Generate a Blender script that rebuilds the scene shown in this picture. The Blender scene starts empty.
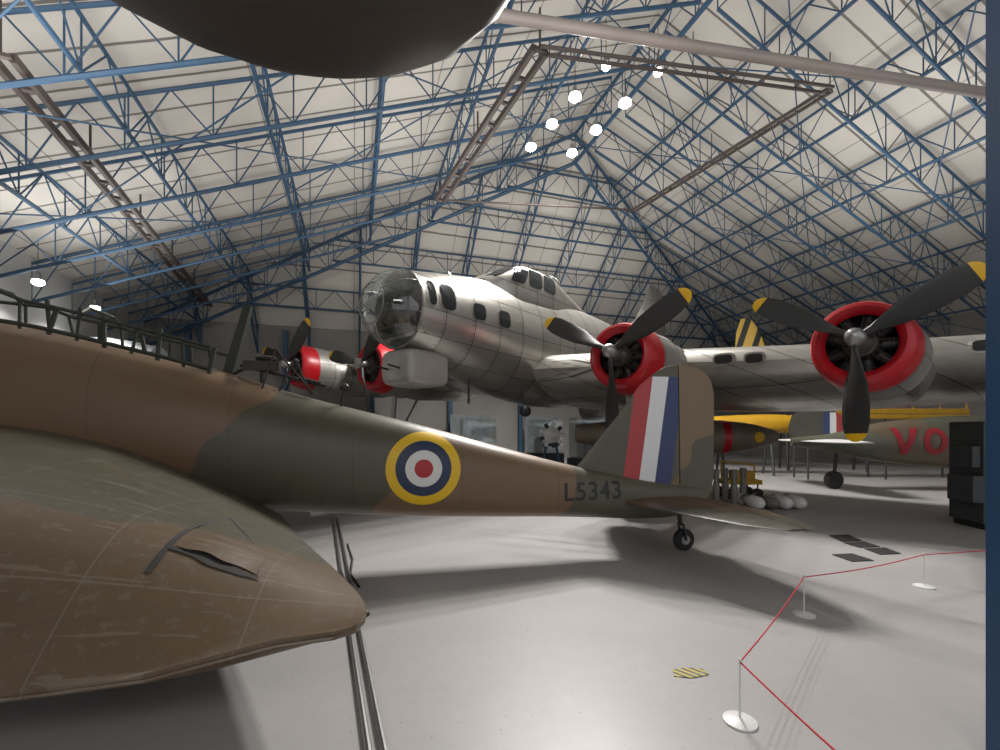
import bpy, math, random, bmesh
from mathutils import Vector, Matrix
random.seed(4)
scene=bpy.context.scene
COL=scene.collection
scene.view_settings.view_transform='Standard'
scene.view_settings.look='None'
EYE=1.85; F=450.0; HZ=430.0
def survey(px,py,d):   # photo measurement at known distance -> metres
    return Vector(((px-500)*d/F, d, EYE+(HZ-py)*d/F))
def ground(px,py):
    d=EYE*F/(py-HZ); return Vector(((px-500)*d/F,d,0))
# ------------------------------------------------------------ materials
def nt(name):
    m=bpy.data.materials.new(name); m.use_nodes=True
    t=m.node_tree; b=t.nodes['Principled BSDF']; return m,t,b
def N(t,k,**kw):
    n=t.nodes.new(k)
    for a,v in kw.items(): setattr(n,a,v)
    return n
def mth(t,op,a,b=None,c=None):
    n=N(t,'ShaderNodeMath',operation=op)
    for i,v in enumerate((a,b,c)):
        if v is None: continue
        if isinstance(v,(int,float)): n.inputs[i].default_value=v
        else: t.links.new(v,n.inputs[i])
    return n.outputs[0]
def mix(t,f,a,b):
    n=N(t,'ShaderNodeMix',data_type='RGBA')
    for i,v in ((0,f),(6,a),(7,b)):
        if isinstance(v,(int,float)): n.inputs[i].default_value=v
        elif isinstance(v,tuple): n.inputs[i].default_value=(*v,1)
        else: t.links.new(v,n.inputs[i])
    return n.outputs[2]
def noise(t,co,scale,detail=4,rough=.55):
    n=N(t,'ShaderNodeTexNoise'); n.inputs['Scale'].default_value=scale
    n.inputs['Detail'].default_value=detail; n.inputs['Roughness'].default_value=rough
    t.links.new(co,n.inputs['Vector']); return n.outputs['Fac']
def rgb(h):
    h=h.lstrip('#'); o=[]
    for i in (0,2,4):
        c=int(h[i:i+2],16)/255; o.append(c/12.92 if c<.04045 else ((c+.055)/1.055)**2.4)
    return tuple(o)
def pm(name,c1,c2=None,scale=3,rough=.5,metal=0,bump=0,emit=None,est=1):
    m,t,b=nt(name)
    tc=N(t,'ShaderNodeTexCoord').outputs['Object']
    if c2 is None: c2=tuple(x*.8 for x in c1)
    nz=noise(t,tc,scale)
    t.links.new(mix(t,nz,c1,c2),b.inputs['Base Color'])
    b.inputs['Roughness'].default_value=rough; b.inputs['Metallic'].default_value=metal
    if bump:
        bn=N(t,'ShaderNodeBump'); bn.inputs['Strength'].default_value=bump; bn.inputs['Distance'].default_value=.02
        t.links.new(noise(t,tc,scale*3),bn.inputs['Height']); t.links.new(bn.outputs[0],b.inputs['Normal'])
    if emit: b.inputs['Emission Color'].default_value=(*emit,1); b.inputs['Emission Strength'].default_value=est
    return m
def glassy(name):
    m,t,b=nt(name); t.nodes.remove(b); out=[n for n in t.nodes if n.type=='OUTPUT_MATERIAL'][0]
    tr=N(t,'ShaderNodeBsdfTransparent'); tr.inputs[0].default_value=(.86,.89,.89,1)
    gl=N(t,'ShaderNodeBsdfGlossy'); gl.inputs['Roughness'].default_value=.06; gl.inputs['Color'].default_value=(.9,.95,.95,1)
    lw=N(t,'ShaderNodeLayerWeight'); lw.inputs[0].default_value=.3
    ms=N(t,'ShaderNodeMixShader'); t.links.new(mth(t,'ADD',mth(t,'MULTIPLY',lw.outputs['Facing'],.5),.1),ms.inputs[0]); t.links.new(tr.outputs[0],ms.inputs[1]); t.links.new(gl.outputs[0],ms.inputs[2])
    t.links.new(ms.outputs[0],out.inputs[0]); return m
BROWN=rgb('6f5740'); GREEN=rgb('4a4a3c')
def ramp(t,fac,stops):
    r=N(t,'ShaderNodeValToRGB'); cr=r.color_ramp; cr.interpolation='CONSTANT'
    while len(cr.elements)<len(stops): cr.elements.new(1)
    for e,(p,c) in zip(cr.elements,stops): e.position=p; e.color=(*c,1)
    t.links.new(fac,r.inputs[0]); return r.outputs[0]
def camo(name,kx,ky,kz,off,span,stops,roundel=None,flash=None,rough=.42,seam=None,worn=False):
    m,t,b=nt(name)
    tc=N(t,'ShaderNodeTexCoord').outputs['Object']
    s=N(t,'ShaderNodeSeparateXYZ'); t.links.new(tc,s.inputs[0]); x,y,z=s.outputs
    w=mth(t,'ADD',mth(t,'ADD',mth(t,'MULTIPLY',x,kx),mth(t,'MULTIPLY',y,ky)),mth(t,'MULTIPLY',z,kz))
    nz=mth(t,'MULTIPLY',mth(t,'SUBTRACT',noise(t,tc,.9,1),.5),1.3)
    w=mth(t,'DIVIDE',mth(t,'ADD',mth(t,'ADD',w,nz),off),span)
    col=ramp(t,w,stops)
    d=mth(t,'MULTIPLY',noise(t,tc,5,6,.7),.5)
    col=mix(t,mth(t,'SUBTRACT',d,.12),col,(.17,.13,.09))
    if worn:
        col=mix(t,mth(t,'MULTIPLY',mth(t,'GREATER_THAN',noise(t,tc,14,6,.75),.58),.3),col,(.20,.18,.15))
        mp=N(t,'ShaderNodeMapping'); mp.inputs['Scale'].default_value=(1.2,9,3); t.links.new(tc,mp.inputs[0])
        col=mix(t,mth(t,'MULTIPLY',noise(t,mp.outputs[0],1.5,5,.7),.5),col,(.04,.036,.028))
        mp2=N(t,'ShaderNodeMapping'); mp2.inputs['Rotation'].default_value=(0,0,.6); mp2.inputs['Scale'].default_value=(1,14,1); t.links.new(tc,mp2.inputs[0])
        col=mix(t,mth(t,'MULTIPLY',mth(t,'GREATER_THAN',noise(t,mp2.outputs[0],1.2,3,.6),.62),.25),col,(.24,.22,.18))
    if seam:
        for comp,per,ofs in seam:
            q={'x':x,'y':y,'z':z}[comp]
            f=mth(t,'LESS_THAN',mth(t,'FRACT',mth(t,'DIVIDE',mth(t,'ADD',q,50+ofs),per)),.010/per)
            col=mix(t,mth(t,'MULTIPLY',f,.4 if not worn else .32),col,(.03,.028,.02) if not worn else (.2,.19,.17))
    if roundel:
        cx,cz,R=roundel
        dd=mth(t,'SQRT',mth(t,'ADD',mth(t,'POWER',mth(t,'ABSOLUTE',mth(t,'SUBTRACT',x,cx)),2),mth(t,'POWER',mth(t,'ABSOLUTE',mth(t,'SUBTRACT',z,cz)),2)))
        dd=mth(t,'DIVIDE',dd,R)
        rc=ramp(t,dd,[(0,rgb('a81c26')),(.25,rgb('d8d8d4')),(.49,rgb('22304f')),(.75,rgb('e2b81c'))])
        col=mix(t,mth(t,'LESS_THAN',dd,1.0),col,rc)
    if flash:
        xa,xb,sk,zc,z0,z1=flash
        q=mth(t,'ADD',x,mth(t,'MULTIPLY',mth(t,'SUBTRACT',z,zc),sk))
        q=mth(t,'DIVIDE',mth(t,'SUBTRACT',q,xa),xb-xa)
        fc=ramp(t,q,[(0,rgb('2c3a66')),(.333,rgb('d9dbdc')),(.666,rgb('a8393b'))])
        k=mth(t,'MULTIPLY',mth(t,'MULTIPLY',mth(t,'GREATER_THAN',q,0),mth(t,'LESS_THAN',q,1)),mth(t,'MULTIPLY',mth(t,'GREATER_THAN',z,z0),mth(t,'LESS_THAN',z,z1)))
        col=mix(t,k,col,fc)
    t.links.new(col,b.inputs['Base Color']); b.inputs['Roughness'].default_value=rough
    bn=N(t,'ShaderNodeBump'); bn.inputs['Strength'].default_value=.2 if worn else .12; bn.inputs['Distance'].default_value=.02
    t.links.new(noise(t,tc,2.5,5),bn.inputs['Height']); t.links.new(bn.outputs[0],b.inputs['Normal'])
    return m
def alu(name,seams=True,base='b4b1ab',dark='86837d',rough=.34,metal=.85):
    m,t,b=nt(name)
    tc=N(t,'ShaderNodeTexCoord').outputs['Object']
    s=N(t,'ShaderNodeSeparateXYZ'); t.links.new(tc,s.inputs[0]); x,y,z=s.outputs
    zy=mth(t,'ADD',z,mth(t,'MULTIPLY',y,.5))
    fx=mth(t,'FLOOR',mth(t,'DIVIDE',mth(t,'ADD',x,48),.8)); fz=mth(t,'FLOOR',mth(t,'DIVIDE',mth(t,'ADD',zy,48),.6))
    wn=N(t,'ShaderNodeTexWhiteNoise',noise_dimensions='2D'); cb=N(t,'ShaderNodeCombineXYZ'); t.links.new(fx,cb.inputs[0]); t.links.new(fz,cb.inputs[1]); t.links.new(cb.outputs[0],wn.inputs['Vector'])
    mp=N(t,'ShaderNodeMapping'); mp.inputs['Scale'].default_value=(.8,3,5); t.links.new(tc,mp.inputs[0])
    f=mth(t,'ADD',mth(t,'MULTIPLY',wn.outputs['Value'],.6),mth(t,'MULTIPLY',noise(t,mp.outputs[0],1.5,5,.65),.55))
    col=mix(t,f,rgb(base),rgb(dark))
    if seams:
        for q,per in ((x,.8),(zy,.6)):
            k=mth(t,'LESS_THAN',mth(t,'FRACT',mth(t,'DIVIDE',mth(t,'ADD',q,48),per)),.024)
            col=mix(t,mth(t,'MULTIPLY',k,.85),col,(.03,.03,.03))
        rx=mth(t,'ABSOLUTE',mth(t,'SUBTRACT',mth(t,'FRACT',mth(t,'DIVIDE',mth(t,'ADD',x,48),.8)),.08))
        rr=mth(t,'LESS_THAN',rx,.014); rz=mth(t,'LESS_THAN',mth(t,'FRACT',mth(t,'MULTIPLY',z,12)),.45)
        col=mix(t,mth(t,'MULTIPLY',mth(t,'MULTIPLY',rr,rz),.6),col,(.05,.05,.05))
    t.links.new(col,b.inputs['Base Color']); b.inputs['Metallic'].default_value=metal
    t.links.new(mth(t,'ADD',mth(t,'MULTIPLY',wn.outputs['Value'],.12),rough),b.inputs['Roughness'])
    bn=N(t,'ShaderNodeBump'); bn.inputs['Strength'].default_value=.07; bn.inputs['Distance'].default_value=.03
    t.links.new(noise(t,tc,2.2,1),bn.inputs['Height']); t.links.new(bn.outputs[0],b.inputs['Normal'])
    return m
M={}
M['alu']=alu('polished_aluminium',True,'cfccc5','97948e',.27,.86); M['alu2']=alu('dull_aluminium',True,'a8a6a1','85837e',.42,.6)
M['chin']=pm('pale_turret_metal',rgb('b5b3ad'),rgb('9c9a94'),3,.4,.3)
M['red']=pm('red_cowling_paint',rgb('b8141f'),rgb('9a0f1a'),4,.34)
M['black']=pm('black_paint',(.012,.012,.013),(.025,.025,.025),6,.5)
M['yellow']=pm('yellow_paint',rgb('e0b000'),rgb('c89a00'),5,.4)
M['ochre']=pm('weathered_yellow_paint',rgb('c79a1c'),rgb('9a7418'),2,.5)
M['dark']=pm('dark_metal',(.03,.03,.03),(.06,.055,.05),8,.45,.5)
M['glass']=glassy('clear_glazing')
M['pane']=pm('dark_glazing',(.012,.014,.016),(.025,.028,.03),2,.12)
M['steel']=pm('grey_steel',(.35,.35,.35),(.25,.25,.25),6,.35,.8)
M['blue']=pm('blue_truss_paint',rgb('335370'),rgb('27435c'),2,.6)
M['bluecol']=pm('blue_column_paint',rgb('1f4c78'),rgb('1a4064'),2,.45)
M['rail']=pm('dark_track_metal',rgb('544a46'),rgb('36302e'),2,.5,.2)
M['pipe']=pm('pale_pipe_paint',rgb('8a807b'),rgb('66605d'),1,.5)
M['white']=pm('white_paint',(.7,.7,.69),(.6,.6,.6),3,.4)
M['rope']=pm('red_rope',rgb('c8243a'),rgb('a81c30'),20,.7)
M['rubber']=pm('black_rubber',(.012,.012,.012),(.025,.025,.025),9,.75)
M['lamp']=pm('lamp_lens',(1,1,1),(1,1,1),1,.3,emit=(1,.97,.9),est=30)
M['grey']=pm('grey_enamel',rgb('3f4346'),rgb('303336'),3,.5)
M['wood']=pm('tan_wood',rgb('7d6f60'),rgb('5f5346'),3,.5)
M['bomb']=pm('bomb_grey_paint',rgb('77766f'),rgb('5a5953'),4,.5)
M['dgreen']=pm('dark_green_paint',rgb('343a30'),rgb('2a2f28'),1,.5)
M['under']=camo('matt_charcoal_paint',1,0,0,0,9,[(0,rgb('46403d')),(.5,rgb('403b38'))],rough=.5,seam=[('x',.85,.3),('y',.7,.1)])
M['interior']=pm('pinkish_grey_interior',rgb('9a8f87'),rgb('6c645e'),3,.5)
M['card']=pm('display_board_print',rgb('7d8285'),rgb('4d5458'),2,.5)
# ------------------------------------------------------------ mesh builder
class B:
    def __init__(s): s.v=[]; s.f=[]
    def add(s,vs,fs):
        o=len(s.v); s.v+= [tuple(v) for v in vs]; s.f+=[tuple(o+i for i in f) for f in fs]
    def rings(s,R,cap=(True,True),closed=True):
        n=len(R[0]); vs=[p for r in R for p in r]; fs=[]
        for i in range(len(R)-1):
            for j in range(n if closed else n-1):
                k=(j+1)%n; fs.append((i*n+j,i*n+k,(i+1)*n+k,(i+1)*n+j))
        if closed and cap[0]: fs.append(tuple(range(n))[::-1])
        if closed and cap[1]: fs.append(tuple((len(R)-1)*n+j for j in range(n)))
        s.add(vs,fs); return s
    def tube(s,p,q,r,n=6,r2=None):
        p=Vector(p); q=Vector(q); d=(q-p)
        if d.length<1e-6: return s
        d.normalize(); a=Vector((0,0,1)) if abs(d.z)<.9 else Vector((1,0,0))
        u=d.cross(a).normalized(); w=d.cross(u); r2=r if r2 is None else r2
        s.rings([[P+u*math.cos(2*math.pi*i/n)*k+w*math.sin(2*math.pi*i/n)*k for i in range(n)] for P,k in ((p,r),(q,r2))]); return s
    def path(s,pts,r,n=6):
        for a,b in zip(pts,pts[1:]): s.tube(a,b,r,n)
        return s
    def box(s,c,d,rz=0):
        c=Vector(c); R=Matrix.Rotation(rz,3,'Z'); vs=[]
        for x in (-.5,.5):
            for y in (-.5,.5):
                for z in (-.5,.5): vs.append(c+R@Vector((x*d[0],y*d[1],z*d[2])))
        s.add(vs,[(0,1,3,2),(4,6,7,5),(0,4,5,1),(2,3,7,6),(0,2,6,4),(1,5,7,3)]); return s
    def lathe(s,prof,o=(0,0,0),axis='x',n=24,cap=(True,True)):
        o=Vector(o); R=[]
        for h,r in prof:
            ring=[]
            for i in range(n):
                a=2*math.pi*i/n; c,q=math.cos(a)*r,math.sin(a)*r
                ring.append(o+(Vector((h,c,q)) if axis=='x' else Vector((c,q,h)) if axis=='z' else Vector((q,h,c))))
            R.append(ring)
        s.rings(R,cap); return s
    def ell(s,c,r,n=16,m=9,a0=-90,a1=90):
        c=Vector(c); R=[]
        for i in range(m):
            a=math.radians(a0+(a1-a0)*i/(m-1)); k=max(.001,math.cos(a))
            R.append([c+Vector((r[0]*math.cos(2*math.pi*j/n)*k,r[1]*math.sin(2*math.pi*j/n)*k,r[2]*math.sin(a))) for j in range(n)])
        s.rings(R); return s
def mk(name,b,mat,parent=None,smooth=True,label=None,category=None,bevel=0,group=None,**kw):
    me=bpy.data.meshes.new(name); me.from_pydata(b.v,[],b.f); me.update()
    bm=bmesh.new(); bm.from_mesh(me); bmesh.ops.recalc_face_normals(bm,faces=bm.faces); bm.to_mesh(me); bm.free()
    if smooth:
        for p in me.polygons: p.use_smooth=True
    o=bpy.data.objects.new(name,me); COL.objects.link(o)
    me.materials.append(mat)
    if smooth:
        try: me.set_sharp_from_angle(angle=math.radians(40))
        except Exception: pass
    if bevel:
        md=o.modifiers.new('bevel','BEVEL'); md.width=bevel; md.segments=2; md.limit_method='ANGLE'
    if parent: o.parent=parent
    if label: o['label']=label
    if category: o['category']=category
    if group: o['group']=group
    for k,v in kw.items(): o[k]=v
    return o
def top(name,loc,rz,label,category,group=None):
    e=bpy.data.objects.new(name,None); e.empty_display_size=.3; COL.objects.link(e)
    e.location=loc; e.rotation_euler=(0,0,rz); e['label']=label; e['category']=category
    if group: e['group']=group
    return e
def interp(T,x,k):
    if T[0][0]>T[-1][0]: T=T[::-1]
    if x<=T[0][0]: return T[0][k]
    if x>=T[-1][0]: return T[-1][k]
    for i in range(len(T)-1):
        if T[i][0]<=x<=T[i+1][0]:
            a,b=T[i],T[i+1]; h=b[0]-a[0]; u=(x-a[0])/h
            ma=(b[k]-T[i-1][k])/(b[0]-T[i-1][0]) if i>0 else (b[k]-a[k])/h
            mb=(T[i+2][k]-a[k])/(T[i+2][0]-a[0]) if i+2<len(T) else (b[k]-a[k])/h
            return (2*u**3-3*u*u+1)*a[k]+(u**3-2*u*u+u)*h*ma+(-2*u**3+3*u*u)*b[k]+(u**3-u*u)*h*mb
class Body:   # stations: x, zbottom, ztop, halfwidth
    def __init__(s,T,p=2.2): s.T=T; s.p=p
    def pt(s,x,a,eps=0):
        zb,zt,w=(interp(s.T,x,k) for k in (1,2,3)); e=2/s.p
        c,q=math.cos(a),math.sin(a); hh=(zt-zb)/2
        return Vector((x,(w+eps)*math.copysign(abs(c)**e,c),(zb+zt)/2+(hh+eps)*math.copysign(abs(q)**e,q)))
    def side(s,x,z,eps=0):
        zb,zt,w=(interp(s.T,x,k) for k in (1,2,3)); hh=(zt-zb)/2; q=min(1,abs((z-(zb+zt)/2)/hh))
        return Vector((x,w*(1-q**s.p)**(1/s.p)+eps,z))
    def mesh(s,b,x0,x1,nx=40,n=36,cap=(True,True)):
        return b.rings([[s.pt(x0+(x1-x0)*i/nx,2*math.pi*j/n) for j in range(n)] for i in range(nx+1)],cap)
    def patch(s,b,x0,x1,a0,a1,eps=.01,nx=6,na=6):
        a0,a1=math.radians(a0),math.radians(a1)
        b.rings([[s.pt(x0+(x1-x0)*i/nx,a0+(a1-a0)*j/na,eps) for j in range(na+1)] for i in range(nx+1)],closed=False); return b
    def window(s,b,xc,zc,w,h,eps=.01,n=20,e=3.5,sgn=1,slant=0):
        R=[]
        for k in (.02,.5,1):
            ring=[]
            for i in range(n):
                t=2*math.pi*i/n; dz=k*h/2*math.copysign(abs(math.sin(t))**(2/e),math.sin(t))
                v=s.side(xc+k*w/2*math.copysign(abs(math.cos(t))**(2/e),math.cos(t))+slant*dz,zc+dz,eps); ring.append(Vector((v.x,v.y*sgn,v.z)))
            R.append(ring)
        b.rings(R,cap=(False,False)); return b
def foil(b,S,kind='full',n=12):
    """S: list of (LE, TE, thickness, thickness_dir)"""
    R=[]
    for le,te,th,td in S:
        le,te,td=Vector(le),Vector(te),Vector(td); up=[];lo=[]
        for i in range(n+1):
            u=i/n
            if kind=='full': u=u**1.5; k=5*(.2969*math.sqrt(u)-.126*u-.3516*u*u+.2843*u**3-.1036*u**4)
            elif kind=='front': u=u**1.5; k=.5*min(1,math.sqrt(u*2.2))*(1-.25*u)
            else: k=.5*.75*(1-u)+.004
            P=le.lerp(te,u); up.append(P+td*th*k); lo.append(P-td*th*k)
        R.append(up+lo[::-1])
    b.rings(R); return b
# ------------------------------------------------------------ room
RZ=math.radians(18)
CL,CRG,CR=-10.,9.2,28.; LB,LA=27.,17.7; EV,RG=7.5,15.
def zr(c,l): return min(EV+(c-CL)/(CRG-CL)*(RG-EV),EV+(CR-c)/(CR-CRG)*(RG-EV),EV+(LB-l)/(LB-LA)*(RG-EV))
def cworld(c,l,z): return Matrix.Rotation(RZ,3,'Z')@Vector((c,l,z))
def room(name,vs,fs,mat,**kw):
    b=B(); b.add(vs,fs); o=mk(name,b,mat,smooth=False,kind='structure',**kw); o.rotation_euler=(0,0,RZ); return o
m,t,b=nt('grey_resin_floor')
tc=N(t,'ShaderNodeTexCoord').outputs['Object']
f=mth(t,'ADD',mth(t,'MULTIPLY',noise(t,tc,.35,5,.6),.6),mth(t,'MULTIPLY',noise(t,tc,6,6,.7),.4))
col=mix(t,f,rgb('acaaa9'),rgb('918f8e'))
sp=mth(t,'GREATER_THAN',noise(t,tc,26,2,.5),.71); col=mix(t,mth(t,'MULTIPLY',sp,.35),col,(.10,.09,.09))
t.links.new(col,b.inputs['Base Color']); t.links.new(mth(t,'ADD',mth(t,'MULTIPLY',noise(t,tc,1.5,5),.2),.3),b.inputs['Roughness'])
b.inputs['Specular IOR Level'].default_value=.35
M['floor']=m
room('floor',[(CL-.2,-9,0),(CR+.2,-9,0),(CR+.2,LB+.2,0),(CL-.2,LB+.2,0)],[(0,1,2,3)],M['floor'])
m,t,b=nt('white_ribbed_ceiling_lining')
tc=N(t,'ShaderNodeTexCoord').outputs['Object']
s=N(t,'ShaderNodeSeparateXYZ'); t.links.new(tc,s.inputs[0]); x,y,z=s.outputs
wob=mth(t,'MULTIPLY',noise(t,tc,1.2,3),.05)
fr=mth(t,'FRACT',mth(t,'ADD',mth(t,'DIVIDE',mth(t,'ADD',y,60),1.0),wob))
k1=mth(t,'LESS_THAN',fr,.07); fr2=mth(t,'FRACT',mth(t,'DIVIDE',mth(t,'ADD',x,60),2.4)); k2=mth(t,'LESS_THAN',fr2,.016)
col=mix(t,mth(t,'MULTIPLY',noise(t,tc,.5,2,.5),.5),rgb('c8c4bd'),rgb('a39f98'))
col=mix(t,mth(t,'MULTIPLY',k1,.8),col,(.06,.055,.05)); col=mix(t,mth(t,'MULTIPLY',k2,.6),col,(.07,.065,.06))
t.links.new(col,b.inputs['Base Color']); b.inputs['Roughness'].default_value=.7
bn=N(t,'ShaderNodeBump'); bn.inputs['Strength'].default_value=.35; bn.inputs['Distance'].default_value=.08
t.links.new(mth(t,'ADD',mth(t,'ABSOLUTE',mth(t,'SUBTRACT',fr,.5)),mth(t,'MULTIPLY',noise(t,tc,3,2),.3)),bn.inputs['Height']); t.links.new(bn.outputs[0],b.inputs['Normal'])
M['ceil']=m
room('ceiling',[(CL,-9,EV),(CRG,-9,RG),(CRG,LA,RG),(CL,LB,EV),(CR,-9,EV),(CR,LB,EV)],[(0,1,2,3),(1,4,5,2),(3,2,5)],M['ceil'])
M['wall']=pm('pale_grey_wall',rgb('b5b5b4'),rgb('a2a2a1'),.5,.7); M['wallb']=pm('mid_grey_wall',rgb('96938f'),rgb('706e6b'),.6,.7)
room('wall_left',[(CL,-9,0),(CL,LB,0),(CL,LB,EV),(CL,-9,EV)],[(0,1,2,3)],M['wall'])
room('wall_right',[(CR,-9,0),(CR,LB,0),(CR,LB,EV),(CR,-9,EV)],[(0,1,2,3)],M['wallb'])
room('wall_back',[(CL,LB,0),(CR,LB,0),(CR,LB,EV),(CL,LB,EV)],[(0,1,2,3)],M['wallb'])
def truss(c0,l0,c1,l1,d=1.25,panel=1.8,rc=.045,rw=.019,off=.22):
    a=Vector((c0,l0,zr(c0,l0)-off)); e=Vector((c1,l1,zr(c1,l1)-off)); L=(e-a).length
    if L<1.5: return
    n=max(2,round(L/panel)); b=B(); dn=Vector((0,0,-d))
    b.tube(a,e,rc,6); b.tube(a+dn,e+dn,rc*1.15,6)
    for i in range(n+1):
        p=a.lerp(e,i/n); b.tube(p,p+dn,rw,5)
        if i<n:
            q=a.lerp(e,(i+1)/n); mid=p.lerp(q,.5)
            b.tube(p+dn,mid,rw,5); b.tube(mid,q+dn,rw,5)
    o=mk('roof_truss',b,M['blue'],smooth=False,label='blue painted tubular steel roof truss under white ceiling lining',category='roof truss',group='blue roof trusses')
    o.rotation_euler=(0,0,RZ)
    return o
lv=[-5.5+2.2*i for i in range(15)]
for l in lv:
    if l>LB-1: continue
    cm=CRG if l<LA else CL+(LB-l)/(LB-LA)*(CRG-CL); truss(CL,l,cm-.3,l)
    cm=CRG if l<LA else CR-(LB-l)/(LB-LA)*(CR-CRG); truss(CR,l,cm+.3,l)
for c in (-7.4,-4.7,-2,.7,3.4,6.1):
    lm=LB-(c-CL)/(CRG-CL)*(LB-LA); truss(c,-6,c,lm,d=1.0)
for c in (12,14.8,17.6,20.4,23.2,25.8):
    lm=LB-(CR-c)/(CR-CRG)*(LB-LA); truss(c,-6,c,lm,d=1.0)
for c in [-7.5+2.6*i for i in range(14)]:
    if c>CR-1: continue
    lm=(LB-(c-CL)/(CRG-CL)*(LB-LA)) if c<CRG else LB-(CR-c)/(CR-CRG)*(LB-LA)
    truss(c,LB,c,lm)
truss(CRG,-6,CRG,LA,rc=.07); truss(CL,LB,CRG,LA,rc=.07); truss(CR,LB,CRG,LA,rc=.07)
for l in (24.8,22.6,20.6,19.):
    truss(CL+(LB-l)/(LB-LA)*(CRG-CL),l,CR-(LB-l)/(LB-LA)*(CR-CRG),l,d=1.0)
for i in range(0,11,2):
    for ca,cb in ((-10,-3.6),(-3.6,2.8),(2.8,9.2),(9.2,15.4),(15.4,21.8),(21.8,28)):
        la,lb=lv[i],lv[i]+4.4
        if lb>LA: continue
        b=B(); b.tube((ca,la,zr(ca,la)-1.45),(cb,lb,zr(cb,lb)-1.45),.02,5); b.tube((cb,la,zr(cb,la)-1.45),(ca,lb,zr(ca,lb)-1.45),.02,5)
        o=mk('roof_brace',b,M['blue'],smooth=False,label='thin blue steel cross brace between roof trusses',category='roof brace',group='blue roof cross braces'); o.rotation_euler=(0,0,RZ)
def rail(pts,r,name,mat,parent=None,double=False,label=None,cat=None,w=.13):
    b=B()
    for p,q in zip(pts,pts[1:]):
        p,q=Vector(p),Vector(q)
        if double:
            d=(q-p).normalized(); s=d.cross(Vector((0,0,1)))*w
            b.tube(p+s,q+s,r,6); b.tube(p-s,q-s,r,6)
            n=int((q-p).length/.8)
            for i in range(n+1):
                m_=p.lerp(q,i/n); b.tube(m_+s,m_-s,r*.6,5)
                if i%4==0: b.tube(m_,m_+Vector((0,0,.9)),r*.3,5)
        else: b.tube(p,q,r,14)
    return mk(name,b,mat,parent,label=label,category=cat)
A1,A2=survey(540,50,9.65),survey(440,200,15.9); B1,B2=survey(830,90,10.8),survey(635,210,16.7)
ga=top('lighting_gantry',(A1.x,A1.y,0),0,'rectangular grey-brown suspended lighting track frame below the roof','lighting gantry')
off=Vector((A1.x,A1.y,0))
A1,A2,B1,B2=(v-off for v in (A1,A2,B1,B2))
rail([A1,A2],.09,'track',M['rail'],ga,True,w=.15); rail([B1,B2],.045,'track',M['rail'],ga,True,w=.09)
rail([A1,B1],.04,'cross_track',M['rail'],ga,True,w=.1); rail([A2,B2],.035,'cross_track',M['rail'],ga)
rail([survey(0,55,7.4),survey(207,305,21.5)],.09,'lighting_track',M['rail'],None,True,'long dark suspended track along the hall roof','lighting track',w=.16)
rail([survey(485,13,7.75),survey(640,38,8.32),survey(1010,97,9.7)],.1,'overhead_duct',M['pipe'],None,False,'pale pinkish grey round duct hanging below the roof','duct')
# ------------------------------------------------------------ lamps and added fill lights
def spot(px,py,z,power,rad=.13):
    d=(z-EYE)*F/(HZ-py); P=survey(px,py,d)
    e=top('spotlight',P,0,'small glowing white high-bay spotlight under the roof','spotlight','high-bay spotlights under the roof')
    b=B(); b.lathe([(.3,.03),(.28,.06),(.12,.07),(.06,rad*.85),(.05,rad*.5)],axis='z',n=20); mk('lamp_housing',b,M['steel'],e)
    b=B(); b.lathe([(-.11,.02),(-.09,rad*.6),(-.03,rad),(.04,rad*.9),(.06,rad*.4)],axis='z',n=20); mk('lamp_lens',b,M['lamp'],e)
    b=B(); b.tube((0,0,.28),(0,0,1.2),.01); mk('hanging_rod',b,M['dark'],e)
    L=bpy.data.lights.new('spot','SPOT'); L.energy=power; L.spot_size=math.radians(150); L.spot_blend=.6; L.shadow_soft_size=.12; L.color=(1,.96,.92)
    lo=bpy.data.objects.new('lamp_light',L); COL.objects.link(lo); lo.parent=e; lo.location=(0,0,-.26)
for px,py in ((575,97),(625,103),(552,124),(596,130),(531,147),(572,153)): spot(px,py,11.0,1450,.17)
for px,py in ((606,66),(658,72)): spot(px,py,11.2,500,.11)
for px,py in ((38,282),(95,308)): spot(px,py,6.2,350,.15)
for (x,y,p_) in ((-7,6,290),(-2,15,290),(8,4,270),(12,14,290),(1,5,270),(-11,13,170),(5,21,170)):  # added upward fill lights that brighten the ceiling, no fittings behind them
    L=bpy.data.lights.new('ceiling_fill','AREA'); L.shape='RECTANGLE'; L.size=5; L.size_y=5; L.energy=p_; L.color=(1,.975,.94)
    o=bpy.data.objects.new('ceiling_fill',L); COL.objects.link(o); o.location=(x,y,6.8); o.rotation_euler=(math.pi,0,0)
L=bpy.data.lights.new('bay','AREA'); L.shape='RECTANGLE'; L.size=6; L.size_y=3; L.energy=400; L.color=(1,.96,.9)  # added fill light behind the camera, out of view, not a hall lamp
o=bpy.data.objects.new('front_fill',L); COL.objects.link(o); o.location=(-1,-5,6.5); o.rotation_euler=(math.radians(75),0,0)
w=bpy.data.worlds.new('hall'); scene.world=w; w.use_nodes=True; w.node_tree.nodes['Background'].inputs[0].default_value=(.97,.97,1,1); w.node_tree.nodes['Background'].inputs[1].default_value=.75

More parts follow.
